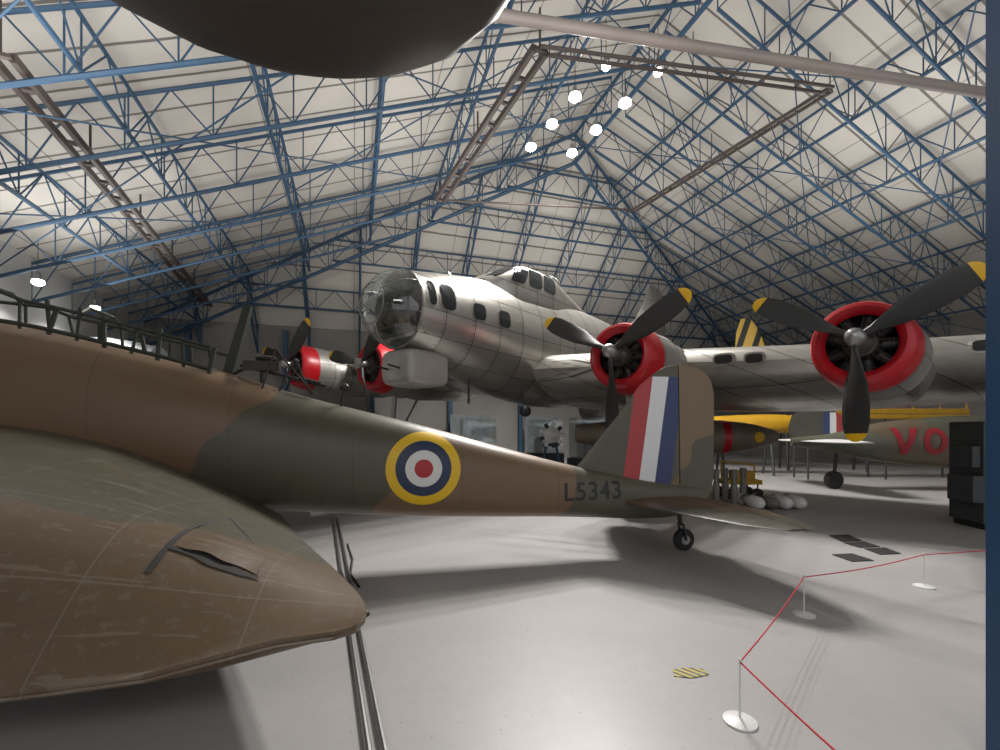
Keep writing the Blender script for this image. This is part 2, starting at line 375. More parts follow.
# ------------------------------------------------------------ camouflaged light bomber
al=math.radians(12); HB=math.atan2(-math.sin(al),-math.cos(al))
bat=top('light_bomber',(3.35,7.05,0),HB,'brown and green camouflaged vintage light bomber with roundel and serial L5343','aeroplane')
FB=Body([(.12,.70,.92,.03),(.6,.55,1.02,.11),(1.2,.52,1.10,.17),(2.5,.60,1.37,.29),(4.5,.69,1.91,.43),(6.1,.82,2.31,.52),(6.84,.9,2.55,.56),(7.8,1.0,2.8,.6),(9.0,1.15,3.05,.62),(10.5,1.3,3.1,.62),(11.8,1.55,2.95,.5),(12.7,1.9,2.65,.25)],2.3)
stops=[(0,GREEN),(.2,BROWN),(.405,GREEN),(.59,BROWN),(.9,GREEN)]
b=B(); FB.mesh(b,.12,12.7,70,40)
MF=camo('camouflage_fuselage',1,0,.7,-.9,12.,stops,roundel=(4.5,1.36,.47),seam=[('x',1.35,0)])
mk('fuselage',b,MF,bat)
MFin=camo('camouflage_fin',1,0,.3,.0,3.,[(0,BROWN),(.18,BROWN),(.36,GREEN)],flash=(.66,1.46,.16,1.85,1.02,2.66))
Y1=(0,1,0); Z1=(0,0,1)
b=B(); LEt=[(.95,2.7),(1.15,2.5),(1.34,2.26),(1.7,1.95),(2.1,1.6),(2.53,1.27),(2.7,1.05),(2.8,.88),(2.84,.72)]
foil(b,[((le,0,z),(.64,0,z),max(.03,.16*(1-(z-.9)/2.6)),Y1) for z,le in LEt],'front'); mk('tail_fin',b,MFin,bat)
MR=camo('camouflage_rudder',.5,0,1,.3,3.2,[(0,GREEN),(.62,rgb('75634a'))])
b=B(); foil(b,[((.62,0,z),(te,0,z),max(.03,.15*(1-(z-.9)/2.6)),Y1) for z,te in [(.74,.16),(.9,.04),(1.2,0),(2.4,0),(2.62,.05),(2.75,.16),(2.83,.33),(2.86,.5)]],'rear'); mk('rudder',b,MR,bat)
MT=camo('camouflage_tailplane',1,.8,0,0,6,[(0,rgb('54412f')),(.3,rgb('3c3b32')),(.6,BROWN)])
for sgn in (1,-1):
    b=B(); foil(b,[((1.65,sgn*.08,.8),(.62,sgn*.08,.8),.13,Z1),((1.35,sgn*1.2,.8),(.6,sgn*1.2,.8),.09,Z1),((1.05,sgn*1.9,.79),(.58,sgn*1.9,.79),.06,Z1),((.8,sgn*2.2,.79),(.6,sgn*2.2,.79),.03,Z1)],'front'); mk('tailplane',b,MT,bat)
    b=B(); foil(b,[((.6,sgn*.1,.8),(.2,sgn*.1,.8),.12,Z1),((.58,sgn*1.2,.8),(.15,sgn*1.2,.8),.08,Z1),((.56,sgn*1.9,.79),(.25,sgn*1.9,.79),.05,Z1),((.58,sgn*2.22,.79),(.48,sgn*2.22,.79),.02,Z1)],'rear'); mk('elevator',b,MT,bat)
tw=B(); tw.lathe([(-.05,.06),(-.055,.13),(-.03,.165),(.03,.165),(.055,.13),(.05,.06)],(.53,0,.165),axis='y',n=24); wheel=mk('tail_wheel',tw,M['rubber'],bat)
b=B(); b.lathe([(-.06,.02),(-.06,.07),(.06,.07),(.06,.02)],(.53,0,.165),axis='y',n=16); mk('wheel_hub',b,M['steel'],wheel)
b=B(); b.tube((.53,-.075,.165),(.58,-.06,.42),.018).tube((.53,.075,.165),(.58,.06,.42),.018).tube((.58,-.07,.4),(.58,.07,.4),.022).tube((.58,0,.4),(.62,0,.62),.035,10); mk('wheel_fork',b,M['dark'],bat)
def lettering(txt,size,fn,name,mat,par,label,off=.004,sp=1.05,mx=.04,align='CENTER'):
    cu=bpy.data.curves.new('txt','FONT'); cu.body=txt; cu.size=size; cu.align_x=align; cu.align_y='CENTER' if align=='CENTER' else 'TOP_BASELINE'; cu.space_character=sp; cu.offset=off
    to=bpy.data.objects.new('tmp',cu); COL.objects.link(to); bpy.context.view_layer.update()
    me=bpy.data.meshes.new_from_object(to); bpy.data.objects.remove(to)
    bm=bmesh.new(); bm.from_mesh(me); bmesh.ops.triangulate(bm,faces=bm.faces[:]); bmesh.ops.subdivide_edges(bm,edges=[e for e in bm.edges if e.calc_length()>mx],cuts=3)
    for v in bm.verts: v.co=fn(v.co)
    bm.to_mesh(me); bm.free()
    so=bpy.data.objects.new(name,me); COL.objects.link(so); me.materials.append(mat); so.parent=par; so['label']=label
lettering('L5343',.36,lambda c:FB.side(2.13-c.x,.975+c.y,.006),'serial_number',M['black'],bat,'black serial lettering L5343')
# wing
TEx=[(.3,6.2),(1.5,5.72),(2.3,5.35),(2.8,5.13),(3.1,5.02),(3.3,4.98),(3.45,4.98),(3.56,5.02),(3.62,5.12),(3.66,5.4)]
LEx=[(.3,10.2),(2.5,9.7),(3.3,9.5),(3.66,8.9)]
RT=[(0,0),(.43,.25),(1.03,.57),(1.8,.9),(2.67,1.1),(3.4,1.14),(5,.9)]
KT=[(.3,1.0),(1.5,.93),(2.4,.80),(3.0,.66),(3.3,.6),(3.66,.52)]
def wing_z(x,y):
    te=interp(TEx,y,1); c=max(0,x-te); tz=.81-.09*min(1,(y-.3)/3)
    lo=tz-.13*min(1,c/.7)
    up=tz+interp(RT,c,1)*interp(KT,y,1)
    if y>2.7:
        g=1-min(1,(y-2.7)/.96)**1.9; up=lo+.03+(up-lo-.03)*g
    le=interp(LEx,y,1); u=c/(le-te)
    if u>.7: 
        g=math.sqrt(max(0,1-((u-.7)/.3)**2)); mid=(up+lo)/2; up=mid+(up-mid)*g; lo=mid+(lo-mid)*g
    return up,lo
b=B(); R=[]
ys=[.3,.6,1,1.5,2,2.4,2.7,2.8,2.9,3.0,3.1,3.2,3.3,3.38,3.45,3.52,3.58,3.62,3.645,3.66]
for y in ys:
    te,le=interp(TEx,y,1),interp(LEx,y,1); n=40; U=[];D=[]
    for i in range(n+1):
        x=te+(le-te)*(i/n)**1.25; u,l=wing_z(x,y); U.append((x,y,u+.008)); D.append((x,y,l))
    R.append(U+D[::-1])
b.rings(R)
WB=rgb('5f4d39'); WG=rgb('4b4a3c')
MW=camo('camouflage_wing',-.25,1,0,0,4.,[(0,WG),(.12,WG),(.24,WB)],rough=.36,seam=[('y',.55,.1),('x',.9,.2)],worn=True)
wing=mk('wing',b,MW,bat)
def wz(x,y): return wing_z(x,y)[0]+.008
def strip(b,pts,w,e=.004):
    P=[]
    for (xa,ya),(xb,yb) in zip(pts,pts[1:]):
        for k in range(8): P.append((xa+(xb-xa)*k/8,ya+(yb-ya)*k/8))
    P.append(pts[-1]); R=[]; m_=len(P)
    for i,(x,y) in enumerate(P):
        x2,y2=P[min(i+1,m_-1)]; x1,y1=P[max(i-1,0)]; d=Vector((x2-x1,y2-y1)).normalized(); ww=(w if not callable(w) else w(i/(m_-1))); n=Vector((-d.y,d.x))*ww/2
        R.append([(x+n.x*q,y+n.y*q,wz(x+n.x*q,y+n.y*q)+e) for q in (-1,-.5,0,.5,1)])
    b.rings(R,closed=False)
# angular access panel: dark straight-edged side gap, narrow wedge tear and a slightly lifted cover
b=B(); strip(b,[(6.16,2.05),(6.19,2.6),(6.22,3.18)],lambda u:.010+.030*u,.006)
strip(b,[(6.16,2.05),(5.72,2.75)],.008,.004); strip(b,[(5.72,2.75),(5.66,3.08)],.008,.004)
mk('hatch_seam',b,M['rubber'],wing)
b=B(); strip(b,[(6.2,2.98),(6.05,2.985),(5.9,3.03),(5.75,3.08),(5.64,3.10)],lambda u:.012+.085*(1-abs(2*u-.9)/1.1)**1.2,.009)
mk('hatch_tear',b,M['rubber'],wing)
b=B(); R=[]
for i in range(17):
    u=i/16; x=6.17-.5*u; y0=2.12+.68*u; y1=2.955+.01*math.sin(u*13)+.1*u
    R.append([(x,y0+(y1-y0)*k/6,wz(x,y0+(y1-y0)*k/6)+.006+.022*(k/6)**2*math.sin(math.pi*min(1,u*1.05+.05))) for k in range(7)])
b.rings(R,closed=False); mk('hatch_cover',b,MW,wing)
b=B(); b.ell((4.985,3.3,.71),(.035,.022,.022)); mk('formation_light',b,M['black'],wing)
b=B(); pts=[]
for y in (3.1,3.3,3.45,3.56,3.62,3.66): x=interp(TEx,y,1); pts.append(Vector((x,y,wing_z(x,y)[1])))
for x in (5.7,6,6.5,7,7.5,8,8.8): pts.append(Vector((x,3.66,wing_z(x,3.66)[1])))
b.path(pts,.012); mk('tip_rim',b,MW,wing)
b=B(); foil(b,[((10.2,-.3,1.5),(6.2,-.3,.85),.6,Z1),((9.4,-4,1.7),(5.9,-4,1.2),.4,Z1),((8.6,-7.4,1.9),(6.6,-7.4,1.5),.2,Z1),((8.,-7.9,1.9),(7.2,-7.9,1.7),.05,Z1)]); mk('wing',b,MW,bat)
b=B()
for s_ in (.42,-.42):
    top_=[]
    for i in range(13):
        x=6.95+.26*i; zb=interp(FB.T,x,2)-.08; zt=zb+(.34 if i<8 else .44)+.03*((i*7)%3-1)
        lean=.04*((i*5)%3-1)
        b.tube((x,s_,zb),(x+lean,s_*.85,zt),.016 if i%2 else .024)
        top_.append(Vector((x,s_*.86,zb+(.31 if i<8 else .38))))
    b.path(top_,.022)
    b.path([Vector((6.95+.26*i,s_,interp(FB.T,6.95+.26*i,2)-.03)) for i in range(13)],.026)
for i in (5,9,12):
    x=6.95+.26*i; z=interp(FB.T,x,2)+(.24 if i<8 else .3); b.path([Vector((x,.36,z)),Vector((x,.22,z+.09)),Vector((x,-.22,z+.09)),Vector((x,-.36,z))],.018)
mk('canopy_frame',b,M['dgreen'],bat,label='open framework of the long glasshouse canopy')
b=B(); b.add([(6.84,.05,2.5),(6.96,.05,2.5),(6.70,.05,3.42),(6.62,.05,3.40),(6.84,-.05,2.5),(6.96,-.05,2.5),(6.70,-.05,3.42),(6.62,-.05,3.40)],[(0,1,2,3),(4,7,6,5),(0,4,5,1),(1,5,6,2),(2,6,7,3),(3,7,4,0)]); mk('aerial_mast',b,M['dgreen'],bat,smooth=False)
gun=B(); gun.tube((6.5,.0,2.62),(6.5,0,2.35),.03,8)
gun.tube((6.75,.02,2.66),(5.75,.02,2.42),.022,8).box((6.5,.02,2.66),(.42,.09,.12)).tube((6.05,.02,2.5),(5.8,.02,2.44),.035,8)
gun.lathe([(0,.12),(.03,.13),(.05,.1)],(6.45,.02,2.73),axis='z',n=16)
gun.tube((6.7,.02,2.62),(6.9,.02,2.5),.02).tube((6.3,.15,2.25),(6.1,.1,2.75),.014).tube((6.3,-.15,2.25),(6.1,-.1,2.75),.014).tube((6.1,.1,2.75),(6.1,-.1,2.75),.014).tube((6.1,.1,2.75),(5.9,.1,2.3),.014).tube((6.45,.25,2.3),(6.3,.2,2.85),.012).tube((6.3,.2,2.85),(5.85,.2,2.3),.012)
gun.tube((5.55,.1,2.1),(5.5,.1,2.38),.018).ell((5.5,.1,2.4),(.06,.04,.05))
mk('machine_gun',gun,M['dark'],bat,label='black rear cockpit machine gun on its mount')
for s_ in (1.6,-1.6):
    b=B(); b.lathe([(-.13,.2),(-.15,.36),(-.08,.45),(.08,.45),(.15,.36),(.13,.2)],(9.2,s_,.45),axis='y',n=28); wh=mk('main_wheel',b,M['rubber'],bat)
    b=B(); b.lathe([(-.14,.05),(-.14,.22),(.14,.22),(.14,.05)],(9.2,s_,.45),axis='y'); mk('wheel_hub',b,M['steel'],wh)
    b=B(); b.tube((9.2,s_+.2,.45),(9.1,s_+.2,1.2),.05,10).tube((9.2,s_-.2,.45),(9.1,s_-.2,1.2),.05,10).tube((9.2,s_-.22,.45),(9.2,s_+.22,.45),.04); mk('undercarriage_leg',b,M['steel'],bat)

# ------------------------------------------------------------ silver heavy bomber
hd=Vector((-.64,-.768)); HG=math.atan2(hd.y,hd.x)
big=top('heavy_bomber',(-.8,11.4,0),HG,'polished silver four-engined bomber with glazed nose and red cowlings','aeroplane')
FG=Body([(2.2,3.62,5.28,.83),(1.2,3.36,5.46,.97),(0,3.05,5.66,1.1),(-1.5,2.7,5.78,1.2),(-3,2.55,5.85,1.24),(-5,2.65,5.85,1.25),(-8,3.1,5.75,1.1),(-11,3.8,5.6,.8),(-14,4.5,5.35,.3)],2.15)
b=B(); FG.mesh(b,2.2,-14,60,44,(False,True)); mk('fuselage',b,M['alu'],big)
b=B(); b.rings([[FG.pt(1.3,2*math.pi*j/30,-.03) for j in range(30)],[FG.pt(1.25,2*math.pi*j/30,-.03) for j in range(30)]]); 
b.box((1.6,0,3.9),(.9,1.4,.06)); mk('nose_bulkhead',b,M['interior'],big)
ng=B(); R=[]
DZ=4.45; DR=.83
for i in range(15):
    a=math.radians(88*i/14); ring=[]
    for j in range(44):
        q=2*math.pi*j/44; ring.append((2.2+.76*math.sin(a),DR*math.cos(a)*math.cos(q),DZ+DR*math.cos(a)*math.sin(q)))
    R.append(ring)
ng.rings(R,cap=(False,True)); ngo=mk('nose_glazing',ng,M['glass'],big)
fr=B()
def dome(a,q,r=DR+.008): return Vector((2.2+.77*math.sin(a),r*math.cos(a)*math.cos(q),DZ+r*math.cos(a)*math.sin(q)))
for q in (35,145,270): fr.path([dome(math.radians(a),math.radians(q)) for a in range(0,61,10)],.012)
for a in (0,60): fr.path([dome(math.radians(a),math.radians(q)) for q in range(0,361,12)],.03 if a==0 else .013)
mk('nose_frame',fr,M['alu2'],ngo)
b=B(); b.lathe([(0,.18),(.0,.24),(.02,.24),(.02,.18)],(2.6,0,4.35),n=20); b.box((2.2,0,4.02),(.5,.7,.06)); b.box((1.9,.3,4.25),(.25,.2,.5)); b.tube((2.15,0,4.0),(2.35,0,4.55),.035).ell((2.35,0,4.55),(.1,.08,.1)).tube((2.25,-.3,4.1),(2.7,-.3,4.4),.022)
mk('bombsight',b,M['dark'],ngo,label='dark bomb aiming equipment inside the nose')
for xc,zc,w_,h_ in ((1.95,4.72,.18,.54),(1.55,4.7,.38,.58),(.7,4.53,.38,.38),(-.1,4.5,.4,.4)):
    b=B(); FG.window(b,xc,zc,w_+.1,h_+.1,.006); wf=mk('window_frame',b,M['alu2'],big)
    b=B(); FG.window(b,xc,zc,w_,h_,.014); mk('window_pane',b,M['pane'],wf)
HU=Body([(-.1,4.9,5.66,.55),(-.4,4.9,5.82,.8),(-.85,4.9,6.08,.96),(-1.3,4.9,6.2,1.0),(-2.5,4.9,6.22,1.0),(-3.1,4.9,6.12,.9),(-4.2,4.9,5.95,.7),(-5.8,4.9,5.76,.4)],5)
b=B(); HU.mesh(b,-.1,-5.8,44,52); hump=mk('cockpit_canopy',b,M['alu'],big)
b=B()
for a0,a1 in ((40,86),(94,140)): HU.patch(b,-.28,-.9,a0,a1,.012)
for s_ in (1,-1):
    HU.window(b,-.92,5.8,.46,.4,.012,sgn=s_,slant=-.5,e=6)
    HU.window(b,-1.54,5.85,.56,.46,.012,sgn=s_,slant=0,e=6)
    HU.window(b,-2.2,5.86,.56,.46,.012,sgn=s_,slant=0,e=6)
mk('windscreen',b,M['pane'],hump)
b=B(); b.lathe([(-.4,.5),(.12,.5),(.17,.48)],(-3.5,0,6.08),axis='z'); tt=mk('dorsal_turret',b,M['alu2'],big)
b=B(); b.ell((-3.5,0,6.24),(.44,.44,.42),20,7,0,90); mk('turret_dome',b,M['glass'],tt)
b=B(); 
for q in range(0,180,60):
    c_,s_=math.cos(math.radians(q)),math.sin(math.radians(q)); b.path([Vector((-3.5+.45*math.cos(math.radians(a))*c_,.45*math.cos(math.radians(a))*s_,6.24+.43*math.sin(math.radians(a)))) for a in range(0,181,15)],.022)
b.box((-3.5,0,6.36),(.3,.4,.35)).tube((-3.35,.15,6.4),(-2.7,.15,6.48),.03).tube((-3.35,-.15,6.4),(-2.7,-.15,6.48),.03); mk('turret_frame',b,M['dark'],tt)
b=B(); b.ell((.9,0,5.46),(.3,.3,.2),16,6,0,90); mk('astrodome',b,M['glass'],big)
ct=Body([(1.15,2.9,3.52,.44),(1.2,2.84,3.58,.5),(1.75,2.8,3.6,.53),(2.22,2.84,3.58,.5),(2.3,2.92,3.5,.42)],5.5)
b=B(); ct.mesh(b,1.15,2.3,24,52); cho=mk('chin_turret',b,M['chin'],big)
b=B(); b.lathe([(0,.4),(.3,.4)],(1.7,0,3.45),axis='z'); mk('turret_ring',b,M['dark'],cho)
b=B()
for y in (-.2,.2): b.tube((2.2,y,3.15),(2.6,y,3.2),.022,8)
mk('gun_barrel',b,M['dark'],cho)
b=B(); b.tube((.2,.2,3.1),(.2,.2,2.5),.03); mk('aerial_rod',b,M['black'],big)
b=B(); b.ell((-1.2,.9,2.35),(.18,.14,.16)).tube((-1.2,.9,2.4),(-1.2,.8,2.95),.03); mk('belly_aerial',b,M['black'],big)
b=B(); b.ell((-6.5,0,2.6),(.5,.5,.5)); mk('ball_turret',b,M['alu2'],big)
SP=[(1.0,-1.4,3.45,6.0,1.3,2.7),(3.9,-1.7,3.35,5.2,1.2,2.5),(7.55,-2.2,3.2,4.3,1.05,2.4),(12,-3.1,3.25,3.2,.65,2.65),(15,-4.0,3.35,2.0,.3,3.0),(15.6,-4.5,3.4,1.2,.08,3.1)]
SS=[(-1.0,-1.5,4.0,6.0,.95,3.1),(-4.7,-1.75,4.1,5.2,.85,3.3),(-9.8,-2.3,4.7,4.3,.68,4.0),(-12,-3.1,5.1,3.2,.45,4.7),(-13.2,-3.8,5.3,1.9,.2,5.0)]
for S in (SP,SS):
    b=B(); ST=[]
    for i in range(31):
        y=S[0][0]+(S[-1][0]-S[0][0])*i/30; lx,lz,ch,th,tz=(interp(S,y,k) for k in (1,2,3,4,5)); ST.append(((lx,y,lz),(lx-ch,y,tz),th,(0,0,1)))
    foil(b,ST,'full',16); wo=mk('wing',b,M['alu'],big)
    if S is SP:
        for y,wd in ((5.5,.34),(6.05,.3),(9.3,.3),(9.9,.3)):
            lx,lz=interp(S,y,1),interp(S,y,2)
            def slot(hw,hh,dx,mat,nm,par):
                bb=B(); R=[]
                for k in (.02,1):
                    ring=[]
                    for i in range(20):
                        a=2*math.pi*i/20; zq=hh*k*math.copysign(abs(math.sin(a))**.5,math.sin(a))
                        ring.append((lx+dx-1.05*zq*zq,y+hw*k*math.copysign(abs(math.cos(a))**.5,math.cos(a)),lz+.04+zq))
                    R.append(ring)
                R.append([(p_[0]-.15,p_[1],p_[2]) for p_ in R[-1]])
                bb.rings(R,cap=(False,False)); return mk(nm,bb,mat,par)
            ri=slot(wd/2+.04,.13,.03,M['alu2'],'intake_rim',wo); slot(wd/2,.09,.04,M['rubber'],'air_intake',ri)
def engine(y,z,a0,S=1.0,ky=0,kz=.12,PS=1.0):
    def fin(b):
        b.v=[(x,yy-ky*x,zz+kz*x) for x,yy,zz in b.v]; b.v=[(x*S,y+yy*S,z+zz*S) for x,yy,zz in b.v]; return b
    b=B(); b.lathe([(-.34,.46),(-.27,.50),(-.22,.57),(-.25,.63),(-.34,.67),(-.5,.70),(-.74,.715),(-.74,.69),(-.5,.66),(-.36,.55)],n=44,cap=(False,False)); cow=mk('engine_cowling',fin(b),M['red'],big)
    b=B(); b.lathe([(-.745,.712),(-1.1,.72),(-1.35,.72),(-1.42,.745),(-1.45,.6)],n=40,cap=(False,True)); mk('cowl_flaps',fin(b),M['alu2'],cow)
    b=B(); R=[]
    for xx,r,dz in ((-1.38,.66,0),(-2.0,.72,0),(-2.8,.66,.05),(-3.6,.5,0),(-4.6,.25,0),(-5.2,.06,0)):
        R.append([(xx,r*math.cos(2*math.pi*j/28),dz+r*math.sin(2*math.pi*j/28)) for j in range(28)])
    b.rings(R); mk('engine_nacelle',fin(b),M['alu'],big)
    b=B(); b.lathe([(-.8,.02),(-.79,.68)],n=30); b.lathe([(-.75,.3),(-.4,.24),(-.28,.2),(-.2,.1)],n=20)
    for k in range(9):
        a=2*math.pi*k/9; c_,s_=math.cos(a),math.sin(a)
        b.tube((-.55,.2*c_,.2*s_),(-.55,.56*c_,.56*s_),.085,12)
        for q in (.32,.37,.42,.47,.52): b.tube((-.55,q*c_,q*s_),(-.55,(q+.02)*c_,(q+.02)*s_),.11,12)
    eng=mk('radial_engine',fin(b),M['dark'],cow)
    b=B()
    for k in range(9):
        a=2*math.pi*k/9; c_,s_=math.cos(a),math.sin(a)
        for q in (-.05,.05): b.tube((-.36,.2*c_-q*s_,.2*s_+q*c_),(-.42,.5*c_-q*s_,.5*s_+q*c_),.009,6)
    b.lathe([(-.3,.235),(-.27,.22)],n=24); mk('push_rod',fin(b),M['dark'],eng,label='thin steel push rods around the crankcase')
    b=B(); b.lathe([(-.25,.1),(-.08,.14),(.08,.14),(.16,.1),(.2,.03)],n=24)
    pr=mk('propeller_hub',fin(b),M['steel'],big)
    for k in range(3):
        a=math.radians(a0+120*k); rad=Vector((0,math.cos(a),math.sin(a))); tan=Vector((0,-math.sin(a),math.cos(a))); ax=Vector((1,0,0))
        def sec(r,ch,th,tw):
            w_=(tan*math.cos(tw)+ax*math.sin(tw)); nn=w_.cross(rad); return [rad*r*PS+w_*ch*1.12/2*math.cos(q)+nn*th/2*math.sin(q) for q in [2*math.pi*i/14 for i in range(14)]]
        T=[(.1,.1,.1,1.2),(.25,.12,.11,1.1),(.45,.22,.08,.8),(.8,.33,.05,.5),(1.15,.36,.035,.38),(1.45,.34,.025,.32),(1.62,.28,.02,.3)]
        b=B(); b.rings([sec(*q) for q in T]); bl=mk('propeller_blade',fin(b),M['black'],pr)
        b=B(); b.rings([sec(*q) for q in ((1.62,.282,.022,.3),(1.69,.22,.018,.28),(1.74,.14,.014,.28),(1.765,.04,.01,.28))]); mk('blade_tip',fin(b),M['yellow'],bl)
engine(7.7,3.17,30,.93,.16,.12,.91); engine(3.9,3.4,31,1.0,.12,.14,1.0); engine(-4.75,3.97,45,1.15,.0,.1,1.0); engine(-9.9,4.45,40,1.25,.0,.1,1.05)
b=B(); foil(b,[((le,0,z),(te,0,z),th,Y1) for z,le,te,th in ((5.3,-7,-14,.3),(5.9,-9,-14,.28),(6.6,-10.3,-14,.25),(7.5,-11.2,-13.9,.2),(8.2,-11.7,-13.6,.14),(8.55,-12.1,-13.2,.06))]); mk('tail_fin',b,M['alu2'],big)
for s_ in (1,-1):
    b=B(); foil(b,[((-11,s_*.3,4.9),(-13.6,s_*.3,4.75),.3,Z1),((-11.8,s_*3,4.9),(-13.4,s_*3,4.8),.2,Z1),((-12.3,s_*4,4.9),(-13,s_*4,4.85),.06,Z1)]); mk('tailplane',b,M['alu2'],big)
for y,z in ((3.9,3.42),(-4.75,3.95)):
    b=B(); b.lathe([(-.2,.3),(-.22,.55),(-.12,.7),(.12,.7),(.22,.55),(.2,.3)],(-1.3,y,.7),axis='y',n=32); wh=mk('main_wheel',b,M['rubber'],big)
    b=B(); b.lathe([(-.2,.05),(-.2,.32),(.2,.32),(.2,.05)],(-1.3,y,.7),axis='y'); mk('wheel_hub',b,M['steel'],wh)
    b=B(); b.tube((-1.3,y-.3,.7),(-1.3,y+.05,.7),.05,8).tube((-1.3,y-.3,.7),(-1.6,y-.3,z-.4),.08,12).tube((-1.4,y-.3,1.2),(-2.8,y-.3,z-.6),.04,8); mk('undercarriage_leg',b,M['steel'],big)
b=B(); b.lathe([(-.1,.1),(-.1,.25),(-.05,.33),(.05,.33),(.1,.25),(.1,.1)],(-13,0,.33),axis='y'); b.tube((-13,0,.33),(-12.7,0,4.4),.07,8); mk('tail_wheel',b,M['dark'],big)

# ------------------------------------------------------------ overhead wing of another aircraft
b=B(); R=[]
for y,hw,th in ((-3,2.5,.6),(0,2.3,.58),(1.8,2.1,.54),(2.8,1.85,.48),(3.4,1.5,.4),(3.75,1.15,.3),(3.95,.75,.2),(4.08,.3,.08)):
    ring=[]
    for j in range(40):
        q=2*math.pi*j/40; ring.append((-1.5+hw*math.cos(q),y,5.1+th*(math.sin(q) if math.sin(q)>0 else .8*math.sin(q))-.06*math.cos(q)*hw))
    R.append(ring)
b.rings(R); ow=top('suspended_aircraft',(0,0,0),0,'dark charcoal wing underside of an aircraft suspended overhead','aeroplane')
wg=mk('wing',b,M['under'],ow)
b=B()
for x in (-2.2,-.6): b.tube((x,2.0,5.5),(x,2.0,10.),.012)
mk('hanging_cable',b,M['dark'],ow)
b=B(); b.box((2.91,2.35,5.8),(.36,.36,11.6)).box((2.92,2.35,.01),(.38,.38,.02)); mk('steel_column',b,M['bluecol'],smooth=False,label='tall blue painted square steel roof column',category='column')

# ------------------------------------------------------------ rope barrier
posts=[Vector((1.62,1.25,0)),ground(740,722),ground(804,615),ground(924,587),Vector((8.3,6.2,0))]
for P in posts:
    e=top('barrier_post',P,0,'low thin white barrier post on a round white base','barrier post','low white rope barrier posts')
    b=B(); b.lathe([(0,.1),(.012,.1),(.025,.06),(.03,.01)],axis='z',n=28); mk('base',b,M['white'],e)
    b=B(); b.tube((0,0,.02),(0,0,.39),.007,8).ell((0,0,.395),(.011,.011,.011)); mk('post',b,M['white'],e)
b=B()
for p,q in zip(posts,posts[1:]):
    pts=[p.lerp(q,i/10)+Vector((0,0,.38-.03*math.sin(math.pi*i/10))) for i in range(11)]; b.path(pts,.0055,6)
mk('barrier_rope',b,M['rope'],label='thin red elastic rope strung between low white posts',category='rope')
for k in (-.045,.045):
    b=B(); b.path([Vector((-3.4+k,9.3,.03)),Vector((-.72+k,2.6,.03)),Vector((-.2+k,1.3,.03))],.02,8)
    mk('floor_conduit',b,M['steel'],label='long grey metal cable conduit lying on the floor',category='conduit',group='twin floor conduits')
b=B()
pts=[ground(340,545),ground(344,560),ground(341,575),ground(349,588)]
b.path([p+Vector((.12,0,.015)) for p in pts],.014,6); mk('black_cable',b,M['rubber'],label='short black cable lying beside the metal conduits',category='cable')
for pts in (((829,536),(848,535),(862,541),(842,542)),((843,543),(864,542),(880,547),(860,548)),((864,549),(885,548),(901,554),(880,555)),((832,555),(852,554),(874,561),(852,562))):
    g=[ground(*p) for p in pts]; b=B(); b.add([v+Vector((0,0,.004)) for v in g]+[v+Vector((0,0,.012)) for v in g],[(0,1,2,3),(4,7,6,5),(0,4,5,1),(1,5,6,2),(2,6,7,3),(3,7,4,0)])
    mk('floor_mat',b,M['rubber'],smooth=False,label='small black rubber mat flat on the grey floor',category='mat',group='small black floor mats')
m,t,bb=nt('hazard_tape'); tc=N(t,'ShaderNodeTexCoord').outputs['Object']; s=N(t,'ShaderNodeSeparateXYZ'); t.links.new(tc,s.inputs[0])
f=mth(t,'LESS_THAN',mth(t,'FRACT',mth(t,'MULTIPLY',mth(t,'ADD',s.outputs[0],s.outputs[1]),14)),.5)
wr=mth(t,'GREATER_THAN',noise(t,tc,18,4,.7),.62)
c1=mix(t,f,rgb('b5a536'),(.05,.05,.05)); t.links.new(mix(t,mth(t,'MULTIPLY',wr,.6),c1,(.3,.3,.29)),bb.inputs['Base Color']); M['haz']=m
g=ground(690,673); b=B(); b.add([(-.14,-.05,.003),(-.02,-.075,.003),(.13,-.03,.003),(.12,.05,.003),(.0,.07,.003),(-.12,.04,.003),(-.14,-.05,.006),(-.02,-.075,.006),(.13,-.03,.006),(.12,.05,.006),(.0,.07,.006),(-.12,.04,.006)],[(0,1,2,3,4,5),(11,10,9,8,7,6)]+[(i,(i+1)%6,6+(i+1)%6,6+i) for i in range(6)])
o=mk('hazard_tape',b,M['haz'],smooth=False,label='worn yellow and black striped tape patch stuck on the floor',category='floor tape'); o.location=g

# ------------------------------------------------------------ cabinet
e=top('equipment_cabinet',(9.3,8.6,0),math.radians(-10),'dark grey metal equipment cabinet with stepped sides','cabinet')
b=B(); b.box((.3,0,1.06),(1.3,.8,1.9)); mk('body',b,M['grey'],e,bevel=.02,smooth=False)
b=B(); b.box((-.42,-.1,.75),(.2,.6,.5)).box((-.42,-.1,1.35),(.14,.5,.4)); mk('side_unit',b,M['grey'],e,bevel=.015,smooth=False)
b=B(); b.box((.3,0,.055),(1.2,.7,.11)); mk('plinth',b,M['rubber'],e,smooth=False)
for z in (.6,1.45):
    b=B(); b.box((.3,-.41,z),(1.15,.03,.72)); d=mk('door',b,M['grey'],e,bevel=.01,smooth=False)
    b=B(); b.tube((-.1,-.45,z-.1),(-.1,-.45,z+.1),.015); mk('handle',b,M['steel'],d)
